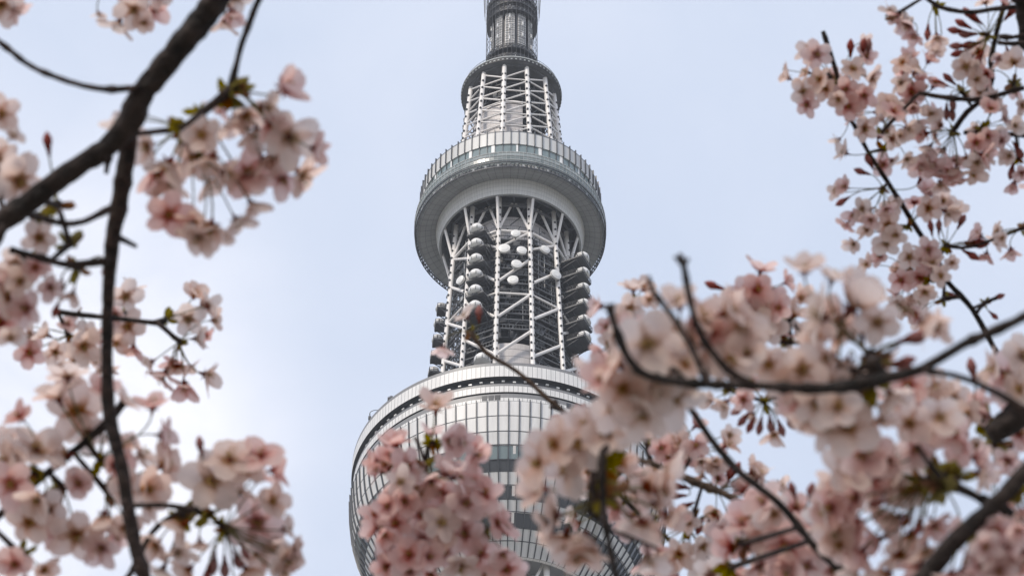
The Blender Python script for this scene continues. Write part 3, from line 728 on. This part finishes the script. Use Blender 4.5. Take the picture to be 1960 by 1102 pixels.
branch('thin knotty twig hanging from the top beside the thick left limb, blossoms below it', 1.58,
  [[(580, -170, 18), (500, -10, 15), (480, 38, 14), (463, 84, 13), (453, 122, 12), (443, 162, 15), (438, 182, 20)], [(440, 166, 12), (410, 195, 14), (388, 214, 18)], [(388, 214, 12), (360, 236, 12), (345, 248, 10)]],
  bases=[(440, 180), (388, 214), (356, 240), (452, 168)],
  flowers=[(540, 172, 104, -12), (505, 205, 84, 20), (470, 218, 90, 60), (448, 228, 84, 95), (515, 232, 84, 35), (425, 205, 70, 130), (490, 250, 84, 70), (552, 262, 118), (600, 285, 70, 20), (575, 332, 104, 50), (475, 332, 112, 'f'), (405, 302, 100, 100), (322, 312, 112), (322, 412, 104, 'f'), (405, 432, 112), (452, 420, 84, 60),
           (480, 388, 80, 50), (505, 305, 92), (430, 330, 96), (540, 340, 92), (385, 260, 80), (520, 290, 90), (380, 450, 84, 100)], extra=0.12, bract=1.5, seedv=4)
branch('small spray with white blossoms reaching right from behind the left limb', 2.45,
  [[(110, 596, 12), (150, 602, 12), (210, 608, 10), (265, 614, 10), (306, 618, 12), (318, 610, 10)], [(300, 617, 9), (330, 642, 10), (345, 652, 12)]],
  bases=[(318, 610), (343, 654), (150, 602), (240, 600), (130, 640)],
  flowers=[(240, 567, 72, 'f'), (245, 625, 76, 'f'), (222, 600, 62), (222, 656, 66), (256, 664, 54, 90), (372, 565, 62, -50), (360, 610, 74, 'f'), (374, 648, 72), (408, 613, 50, -10), (392, 642, 50), (290, 692, 60, 150),
           (315, 712, 70), (352, 735, 74, 100), (392, 716, 76, 20), (332, 690, 56), (366, 700, 56), (55, 676, 76, 'f'), (158, 662, 76), (182, 684, 74), (145, 690, 66), (166, 640, 62), (130, 622, 54), (92, 642, 60, 180), (200, 700, 60, 80),
           (60, 640, 60), (105, 672, 54), (120, 700, 60), (190, 640, 60)], extra=0.3, seedv=5)
branch('blossom tufts hanging into the top left corner on thin stalks', 2.0,
  [[(120, -160, 12), (230, -60, 11), (330, -40, 11), (420, -12, 10), (520, -60, 12)], [(120, -160, 12), (40, -70, 10), (0, -40, 9)]],
  bases=[(215, -30), (268, -34), (420, -10), (15, -34)],
  flowers=[(188, 26, 38, 70), (228, 42, 84, 120), (256, 18, 76), (290, 16, 80, 30), (276, 42, 66), (442, 22, 76, 60), (428, 42, 64, 110), (450, -5, 70), (2, 8, 90), (28, 18, 60, 40), (240, -10, 70), (300, -14, 70), (-10, -10, 90)],
  buds=[], tint='p', extra=0.1, mixp=0.5, seedv=6)
# ---- middle
branch('dense pink ball of blossoms on an upright twig in front of the lower deck', 2.15,
  [[(850, 1290, 14), (832, 1102, 12), (822, 985, 10), (816, 910, 10), (818, 860, 10), (826, 848, 11)], [(816, 895, 9), (806, 862, 8), (794, 836, 7)], [(822, 985, 9), (770, 930, 8), (752, 890, 8)], [(826, 1010, 9), (900, 1015, 8), (935, 1010, 7)]],
  bases=[(828, 848), (812, 893), (806, 984), (850, 990), (770, 930), (752, 900), (790, 1060), (860, 1060), (925, 1015), (740, 1000)],
  flowers=[(834, 782, 84, -80, 'w'), (858, 842, 80), (884, 846, 66), (908, 866, 70, 30), (758, 850, 66, -100), (749, 872, 72), (739, 892, 76), (779, 892, 80), (800, 940, 82, 'f'), (845, 942, 80, 'f'), (742, 968, 74), (781, 1000, 80, 'f'),
           (845, 1000, 84, 'f'), (890, 962, 82), (810, 1033, 84, 'f'), (890, 1020, 88, 'f'), (850, 1056, 86, 'f'), (784, 1062, 84, 'f'), (734, 1020, 80), (747, 1042, 72), (722, 1010, 66, 180), (773, 958, 76), (808, 985, 76, 'f'), (928, 946, 78),
           (932, 976, 76), (918, 1058, 86, 'f'), (962, 1016, 70, -20), (962, 1058, 76), (950, 1000, 70), (880, 1082, 86), (784, 1092, 80), (742, 1082, 78), (828, 1096, 80), (852, 905, 76, -60), (872, 914, 72, -40), (824, 918, 70), (766, 922, 74),
           (729, 902, 60, 190), (719, 880, 50, 190), (900, 925, 70), (860, 965, 80), (758, 1000, 76), (930, 1096, 80), (970, 1090, 70), (749, 940, 70), (880, 990, 80), (820, 1065, 80), (850, 1030, 76), (716, 985, 60), (762, 1110, 80), (900, 1110, 80)],
  buds=[], tint='p', extra=0.3, seedv=7, mixp=0.12, front=0.03)
branch('bare thin twig ending in an opening bud before the antenna shaft', 2.6,
  [[(1500, 1010, 16), (1390, 946, 14), (1330, 922, 13), (1262, 892, 12), (1192, 868, 11), (1130, 825, 11), (1092, 798, 11), (1050, 764, 10), (990, 711, 9), (932, 676, 9), (908, 646, 9), (902, 634, 12)], [(1250, 888, 9), (1240, 868, 8), (1236, 838, 9)], [(1000, 718, 7), (985, 708, 6)], [(1072, 782, 7), (1062, 764, 6)], [(1070, 784, 7), (1052, 778, 6)]],
  bases=[(902, 634), (1092, 800), (1236, 840), (1372, 938), (1280, 900), (1330, 860), (1320, 1010)],
  flowers=[(892, 606, 52, -105, 'w'), (850, 664, 50, 120, 'p'), (1285, 836, 62), (1302, 852, 64, 'f'), (1330, 816, 56, -60), (1332, 850, 64, 'f'), (1310, 870, 62, 'f'), (1280, 872, 60, 'f'), (1372, 892, 62), (1390, 852, 60, -40), (1396, 832, 54), (1366, 880, 60),
           (1345, 910, 56), (1452, 910, 66, -60), (1440, 900, 56), (1490, 925, 50, -10), (1424, 940, 62), (1462, 945, 60), (1240, 952, 56), (1262, 925, 52), (1376, 1012, 66), (1368, 982, 62), (1300, 988, 62), (1318, 1002, 60), (1270, 1082, 72, 'f'),
           (1300, 1060, 72), (1330, 1082, 76, 'f'), (1292, 1096, 70), (1362, 1072, 70), (1258, 1056, 66), (1345, 1045, 66), (1230, 1080, 60), (1290, 820, 54), (1265, 855, 54), (1340, 880, 54), (1410, 1040, 70), (1440, 960, 64), (1480, 960, 60)],
  buds=[(917, 608, 26, -90), (1078, 800, 24, 190), (1098, 792, 22, -70), (1106, 786, 22, -40), (1112, 806, 22, 20), (1310, 932, 26, 190), (1304, 948, 26, 180), (1318, 965, 26, 160), (1332, 984, 26, 120), (1342, 1000, 26, 110), (1356, 1004, 26, 95), (1375, 998, 26, 85), (1320, 915, 26, 200), (1308, 975, 26, 150), (1395, 990, 26, 70), (1405, 905, 26, -60), (1395, 915, 24, -80)],
  extra=0.25, bark='brown_twig', seedv=8, mixp=0.45)
branch('upright twig with large pale beige blossoms before the lower deck', 1.40,
  [[(1240, 1290, 14), (1182, 1110, 13), (1162, 1020, 12), (1154, 950, 13), (1152, 890, 18), (1154, 862, 16)], [(1158, 1000, 9), (1125, 980, 8)], [(1160, 1010, 9), (1215, 1032, 8), (1260, 1050, 8)]],
  bases=[(1153, 900), (1150, 950), (1165, 945), (1140, 880), (1170, 850)],
  flowers=[(1088, 893, 125), (1108, 848, 120), (1161, 830, 120), (1214, 786, 118, 'f'), (1186, 795, 110), (1062, 986, 118), (1082, 1024, 112), (1104, 1062, 104), (1132, 1048, 100, 100), (1246, 1024, 118), (1254, 962, 120), (1270, 905, 100, 0),
           (1034, 886, 100, 190), (1036, 934, 100, 200), (1240, 1062, 96, 80), (1130, 812, 110), (1062, 850, 100), (1050, 1004, 90), (1222, 830, 100, -60), (1275, 985, 90), (1260, 940, 100), (1228, 1000, 100), (1120, 1024, 90)],
  buds=[], extra=0.12, seedv=9, bract=1.8, mixp=0.12)
branch('small warm lit blossoms crowded behind the upright beige twig', 2.75,
  [[(1420, 1180, 12), (1300, 1050, 10), (1240, 1000, 9), (1190, 950, 9), (1150, 905, 8)]],
  bases=[(1200, 955), (1170, 910), (1130, 880), (1215, 1000), (1250, 990)],
  flowers=[(1186, 905, 60, -70), (1176, 945, 58), (1206, 922, 62, -40), (1216, 942, 60), (1190, 990, 60), (1200, 1012, 58), (1216, 985, 62), (1126, 900, 56), (1142, 868, 54), (1240, 950, 60), (1100, 985, 44, 180), (1108, 1000, 40), (1166, 880, 56), (1230, 915, 60), (1180, 970, 60), (1130, 930, 50), (1250, 900, 56), (1225, 960, 60)],
  extra=0.35, seedv=10)
# ---- right side
branch('long dark bough sweeping across the right with three bare shoots and large blossoms', 1.30,
  [[(2160, 490, 26), (1960, 606, 20), (1850, 656, 19), (1765, 705, 21), (1700, 722, 24), (1630, 736, 25), (1560, 743, 22), (1450, 738, 18), (1330, 734, 18), (1240, 718, 18), (1206, 690, 16), (1188, 655, 15), (1170, 600, 15), (1167, 582, 20)],
   [(1440, 736, 15), (1392, 706, 14), (1342, 642, 14), (1320, 570, 12), (1308, 505, 14), (1300, 486, 10)], [(1308, 510, 10), (1318, 494, 7)], [(1304, 505, 9), (1290, 490, 6)],
   [(1350, 735, 12), (1332, 682, 13), (1292, 612, 12), (1252, 560, 12), (1241, 528, 10)],
   [(1768, 708, 12), (1840, 722, 13), (1900, 748, 15), (1970, 790, 18), (2120, 900, 24)], [(1762, 700, 4), (1770, 706, 4)]],
  bases=[(1284, 690), (1250, 712), (1400, 720), (1345, 700), (1210, 705), (1300, 720)],
  flowers=[(1239, 658, 145, 'f'), (1192, 742, 135), (1286, 758, 128), (1232, 790, 118), (1335, 612, 118, -70), (1376, 668, 132), (1385, 600, 116, -40), (1330, 655, 110), (1420, 632, 112), (1186, 700, 96, 190), (1245, 705, 104), (1162, 728, 104, 200), (1290, 640, 112),
           (1300, 585, 90, -90), (1430, 680, 96), (1208, 640, 100), (1255, 740, 110), (1175, 780, 100), (1310, 700, 100), (1400, 690, 96), (1220, 760, 110), (1360, 640, 110)],
  extra=0.15, front=-0.075, seedv=11, bract=1.4, mixp=0.2)
branch('cluster of very large pale cups standing on the right bough', 1.31,
  [[(1700, 726, 26), (1680, 708, 26), (1668, 686, 24)], [(1560, 746, 16), (1600, 752, 15), (1650, 740, 16)], [(1672, 700, 10), (1700, 672, 8), (1722, 658, 8)]],
  bases=[(1666, 680), (1640, 716), (1672, 735), (1560, 730), (1600, 720)],
  flowers=[(1540, 520, 82, -92), (1592, 536, 88, -60), (1632, 588, 158, -70), (1680, 618, 96, 'f'), (1572, 606, 116, -150), (1560, 645, 100), (1765, 612, 100, 35), (1535, 705, 116, 'f'), (1590, 682, 84, 170), (1622, 690, 84, 120), (1694, 690, 66, 30), (1470, 697, 88, 'f'),
           (1604, 778, 104), (1640, 765, 96, 80), (1702, 752, 92, 70), (1622, 818, 126, 'f'), (1562, 772, 104), (1540, 795, 90), (1686, 800, 92), (1520, 760, 90), (1500, 730, 92), (1610, 640, 120), (1650, 640, 104), (1590, 735, 90), (1655, 790, 100), (1580, 820, 100)],
  buds=[(1735, 650, 46, -15), (1722, 692, 34, -10), (1716, 700, 30, 0)], tint='w', extra=0.15, seedv=12, bract=2.2, mixp=0.1)
branch('big drooping pink cluster with green bracts in the lower right', 1.38,
  [[(2060, 1060, 24), (1940, 985, 18), (1860, 945, 18), (1815, 922, 24), (1795, 908, 28)], [(1800, 915, 14), (1770, 875, 10), (1755, 850, 9)]],
  bases=[(1796, 908), (1800, 925), (1770, 920), (1760, 860), (1830, 915)],
  flowers=[(1622, 900, 116, 'f'), (1662, 912, 118, 'f'), (1592, 970, 112), (1642, 1000, 122), (1692, 985, 116), (1682, 1032, 124), (1742, 1022, 104), (1602, 1020, 100), (1702, 870, 112), (1752, 858, 104), (1822, 830, 102), (1800, 800, 92), (1732, 940, 90),
           (1772, 1046, 92, 80), (1652, 1052, 104), (1722, 1062, 104), (1642, 950, 112), (1862, 876, 84, 10), (1872, 905, 80, 20), (1670, 860, 100), (1780, 830, 96), (1600, 930, 100), (1720, 990, 110), (1650, 870, 100), (1715, 905, 100), (1690, 945, 104), (1740, 810, 90), (1760, 1085, 90, 90), (1700, 1095, 96), (1640, 1090, 96), (1785, 1000, 84, 70), (1840, 850, 90)],
  buds=[(1690, 880, 34, 200), (1700, 910, 34, 180), (1690, 960, 30, 170), (1740, 985, 30, 120), (1760, 1000, 30, 110), (1840, 1010, 30, 80)], tint='p', extra=0.2, seedv=13, bract=2.6, mixp=0.5)
branch('thick dark branch cutting across the bottom right corner', 1.25,
  [[(2140, 730, 44), (1960, 905, 36), (1905, 965, 36), (1832, 1030, 38), (1770, 1105, 44), (1650, 1260, 50)]],
  bases=[(1868, 1010), (1935, 940)],
  flowers=[(1902, 1050, 104), (1932, 1040, 96), (1945, 1085, 92), (1912, 1092, 92), (1880, 1080, 84), (1950, 1010, 80), (1885, 1045, 80), (1858, 1062, 80), (1905, 1015, 76), (1925, 1075, 84), (1820, 1095, 80, 100), (1955, 975, 70), (1960, 1060, 90), (1840, 1090, 70, 90)],
  buds=[(1855, 1070, 26, 110), (1862, 1085, 26, 95)], tint='p', extra=0.4, seedv=14, bract=1.5)
branch('slender dark twig curving down over the deep pink blossoms at the bottom', 1.75,
  [[(1290, 740, 12), (1322, 782, 13), (1370, 852, 14), (1412, 900, 14), (1445, 926, 15), (1500, 972, 15), (1560, 1046, 16), (1622, 1104, 18), (1740, 1240, 22)]],
  bases=[(1420, 1040), (1500, 985), (1400, 1085), (1560, 1040), (1460, 1000)],
  flowers=[(1440, 988, 102), (1476, 1030, 110, 'f'), (1506, 1046, 110, 'f'), (1420, 1005, 92), (1462, 962, 94), (1452, 1080, 100), (1512, 1090, 96), (1400, 1046, 96), (1550, 1002, 76), (1572, 1050, 76), (1592, 1088, 76), (1522, 972, 82), (1546, 1084, 82),
           (1482, 982, 92), (1440, 1040, 96), (1480, 1090, 92), (1410, 1110, 90), (1520, 1010, 86), (1360, 1100, 84), (1620, 1060, 70), (1600, 1020, 66)],
  buds=[(1520, 945, 28, -110), (1550, 950, 30, -80), (1580, 985, 26, -50)], tint='p', extra=0.25, front=-0.06, seedv=15, bract=2.0, mixp=0.15)
branch('pink blossoms behind the dark fork at the right edge', 1.75,
  [[(2080, 700, 70), (1960, 786, 62), (1925, 812, 54), (1895, 834, 40)], [(1900, 830, 14), (1860, 790, 10), (1800, 770, 9)], [(1960, 780, 14), (1950, 740, 10)]],
  bases=[(1800, 770), (1850, 790), (1890, 800), (1945, 735), (1905, 850)],
  flowers=[(1780, 770, 84), (1792, 744, 88), (1824, 762, 82), (1868, 770, 66), (1850, 792, 64), (1815, 832, 84), (1890, 796, 62), (1770, 810, 84), (1738, 738, 84), (1930, 722, 116, 'f'), (1956, 682, 96), (1952, 745, 92), (1905, 708, 92, 190), (1840, 815, 70), (1750, 780, 80), (1720, 765, 74),
           (1920, 965, 74), (1902, 985, 66), (1950, 1000, 70), (1760, 830, 80), (1900, 900, 60, 40), (1930, 880, 60), (1870, 850, 70), (1950, 830, 70)],
  buds=[(1863, 716, 34, -100), (1912, 855, 30, 100), (1935, 860, 30, 110)], tint='p', extra=0.12, seedv=16, mixp=0.3)
branch('mid distance spray of pale blossoms behind the right bough and its three shoots', 2.3,
  [[(1720, 760, 13), (1620, 700, 11), (1545, 656, 10), (1512, 612, 10), (1480, 585, 9)], [(1545, 656, 9), (1470, 650, 8), (1420, 612, 8)], [(1620, 700, 10), (1540, 735, 9), (1462, 768, 9)], [(1470, 650, 8), (1300, 640, 8), (1180, 625, 8)]],
  bases=[(1510, 612), (1470, 590), (1420, 600), (1462, 768), (1395, 745), (1180, 625), (1215, 580), (1510, 660)],
  flowers=[(1455, 520, 70, -80), (1450, 554, 76), (1430, 590, 74), (1402, 578, 72), (1420, 560, 64), (1460, 592, 76, 'f'), (1454, 622, 76, 'f'), (1476, 612, 72), (1492, 590, 72), (1472, 626, 80, 'f'), (1502, 542, 48, -20), (1410, 604, 72), (1440, 622, 70), (1385, 592, 60, 190),
           (1520, 600, 70, -50), (1530, 572, 62), (1500, 640, 74), (1440, 575, 70), (1150, 586, 60, 190), (1212, 556, 62, -80), (1206, 590, 64), (1242, 572, 46), (1162, 626, 48), (1166, 656, 50), (1150, 672, 48, 150), (1180, 640, 56), (1190, 610, 56), (1160, 690, 50),
           (1390, 770, 64, 120), (1422, 764, 60), (1482, 828, 62, 95), (1440, 792, 44, 110), (1500, 770, 60), (1360, 765, 56), (1530, 640, 70), (1480, 570, 66), (1520, 690, 70), (1450, 700, 70), (1500, 700, 70)],
  buds=[(1376, 550, 30, -160), (1428, 796, 26, 130), (1440, 806, 26, 115), (1456, 808, 26, 100), (1474, 804, 26, 85), (1492, 812, 26, 70), (1420, 780, 26, 150), (1508, 800, 26, 60)], extra=0.18, seedv=17, mixp=0.45)
branch('thin twig descending from the upper right through small pale blossoms', 2.95,
  [[(1575, 60, 9), (1594, 116, 10), (1604, 152, 10), (1620, 212, 9), (1644, 256, 9), (1662, 292, 9), (1700, 350, 10), (1730, 398, 11), (1760, 446, 11), (1792, 492, 11), (1815, 540, 11), (1860, 590, 12), (1900, 660, 12), (1920, 700, 13), (1990, 830, 16)],
   [(1794, 494, 9), (1812, 470, 10)], [(1808, 536, 8), (1784, 538, 7)], [(1838, 568, 8), (1806, 572, 8)], [(1868, 600, 8), (1885, 580, 8), (1908, 570, 8)], [(1592, 150, 9), (1584, 140, 8)], [(1812, 470, 8), (1840, 474, 8), (1870, 470, 7)]],
  bases=[(1606, 162), (1690, 286), (1690, 360), (1740, 432), (1812, 470), (1626, 222), (1782, 536), (1955, 437), (1806, 572), (1885, 580), (1745, 520)],
  flowers=[(1563, 104, 62, 'f'), (1537, 176, 60, 'f'), (1545, 138, 58), (1582, 170, 58), (1619, 170, 58, 'f'), (1624, 204, 60, 'f'), (1654, 182, 62, 'f'), (1668, 150, 58), (1632, 132, 58), (1657, 110, 54), (1510, 150, 44, 190), (1545, 200, 56), (1570, 152, 54), (1654, 246, 58), (1676, 216, 50),
           (1690, 232, 54), (1619, 293, 52, 185), (1690, 315, 52, 'f'), (1620, 358, 46, 190), (1696, 398, 50), (1667, 420, 52), (1699, 430, 56, 'f'), (1634, 410, 50), (1696, 466, 60, 'f'), (1686, 490, 56), (1650, 400, 50), (1777, 372, 62), (1776, 398, 62, 'f'), (1810, 405, 58, 20),
           (1739, 492, 56, 'f'), (1777, 478, 56, 'f'), (1725, 536, 56), (1761, 532, 58, 'f'), (1747, 566, 56), (1736, 588, 54), (1720, 580, 52), (1786, 505, 54), (1801, 528, 46), (1877, 452, 54, 200), (1888, 486, 48, 100), (1910, 442, 44), (1935, 478, 50, 80), (1920, 455, 44), (1770, 558, 50), (1660, 440, 50), (1715, 450, 50), (1605, 190, 54), (1640, 205, 52), (1760, 500, 50), (1755, 600, 50)],
  buds=[(1656, 331, 24, 200), (1667, 315, 24, -120), (1618, 382, 24, 150), (1761, 344, 24, -60), (1837, 430, 24, -60), (1783, 442, 22, -100), (1797, 440, 22, -90), (1628, 100, 26, -90), (1650, 98, 26, -80), (1662, 96, 24, -85), (1860, 466, 34, 0), (1852, 484, 26, 30), (1905, 570, 20, -20), (1828, 566, 18, -160), (1898, 600, 18, 40)],
  extra=0.8, seedv=18, mixp=0.35)
branch('upper right corner tangle of twigs, pale blossoms and dark pink buds', 2.9,
  [[(1975, -60, 40), (1958, 0, 34), (1972, 60, 44), (2010, 130, 60)],
   [(1930, -30, 11), (1922, 10, 11), (1908, 60, 11), (1896, 120, 11), (1900, 150, 11), (1884, 186, 11), (1850, 216, 11), (1828, 246, 12)],
   [(1960, 12, 11), (1900, 18, 10), (1855, 24, 10), (1800, 14, 9), (1770, -6, 9)], [(1912, 70, 9), (1940, 72, 9), (1975, 62, 9)], [(1910, 82, 9), (1940, 84, 9), (1975, 80, 9)],
   [(1760, 178, 9), (1790, 184, 10), (1840, 190, 10), (1880, 190, 10), (1960, 168, 11)], [(1845, 254, 9), (1900, 256, 10), (1975, 260, 11)]],
  bases=[(1826, 250), (1890, 68), (1790, 10), (1765, 176), (1842, 178), (1880, 245), (1940, 160), (1950, 300), (1712, 30), (1745, 190), (1690, 250)],
  flowers=[(1728, 120, 54), (1752, 138, 58, -50), (1745, 176, 60, 'f'), (1714, 200, 56), (1783, 217, 62), (1746, 206, 54), (1735, 246, 58), (1786, 317, 58, 'f'), (1817, 330, 60, 'f'), (1838, 342, 58), (1862, 331, 56), (1880, 297, 58, 30), (1869, 272, 52), (1762, 318, 56), (1848, 128, 62, 'f'),
           (1890, 141, 58), (1869, 152, 54), (1941, 121, 62, 'f'), (1912, 110, 50), (1897, 210, 62), (1921, 228, 62), (1940, 240, 56), (1918, 270, 54), (1935, 297, 56), (1786, 166, 52, -60), (1886, 6, 50), (1721, 30, 54, 150), (1741, 48, 54, 110), (1752, 66, 48, 95), (1731, 44, 46), (1793, 70, 50, 90),
           (1941, 352, 50), (1955, 200, 56), (1710, 215, 54), (1725, 160, 54), (1760, 240, 56), (1780, 280, 50, 120), (1800, 240, 54), (1850, 300, 52, 70), (1770, 255, 54), (1905, 190, 50), (1955, 330, 50), (1720, 260, 50), (1700, 200, 50), (1830, 320, 54), (1800, 330, 54), (1870, 310, 54), (1920, 8, 50), (1945, 0, 46), (1890, 260, 50)],
  buds=[(1838, 60, 26, 190), (1850, 50, 26, 210), (1860, 34, 26, 230), (1842, 88, 26, 180), (1842, 100, 26, 165), (1856, 112, 26, 140), (1866, 84, 28, 170), (1876, 108, 30, 120), (1872, 40, 26, 220), (1930, 30, 28, -50), (1944, 98, 26, 60), (1930, 100, 26, 70), (1806, 162, 24, 200), (1822, 156, 24, 220), (1822, 190, 24, 80), (1812, 208, 24, 90), (1822, 210, 24, 85), (1776, 56, 24, 95), (1800, 84, 26, 95), (1938, 320, 26, 100), (1945, 282, 26, 60), (1868, 122, 24, 120), (1860, 66, 26, 180)],
  tint='w', extra=0.8, seedv=19, mixp=0.45)
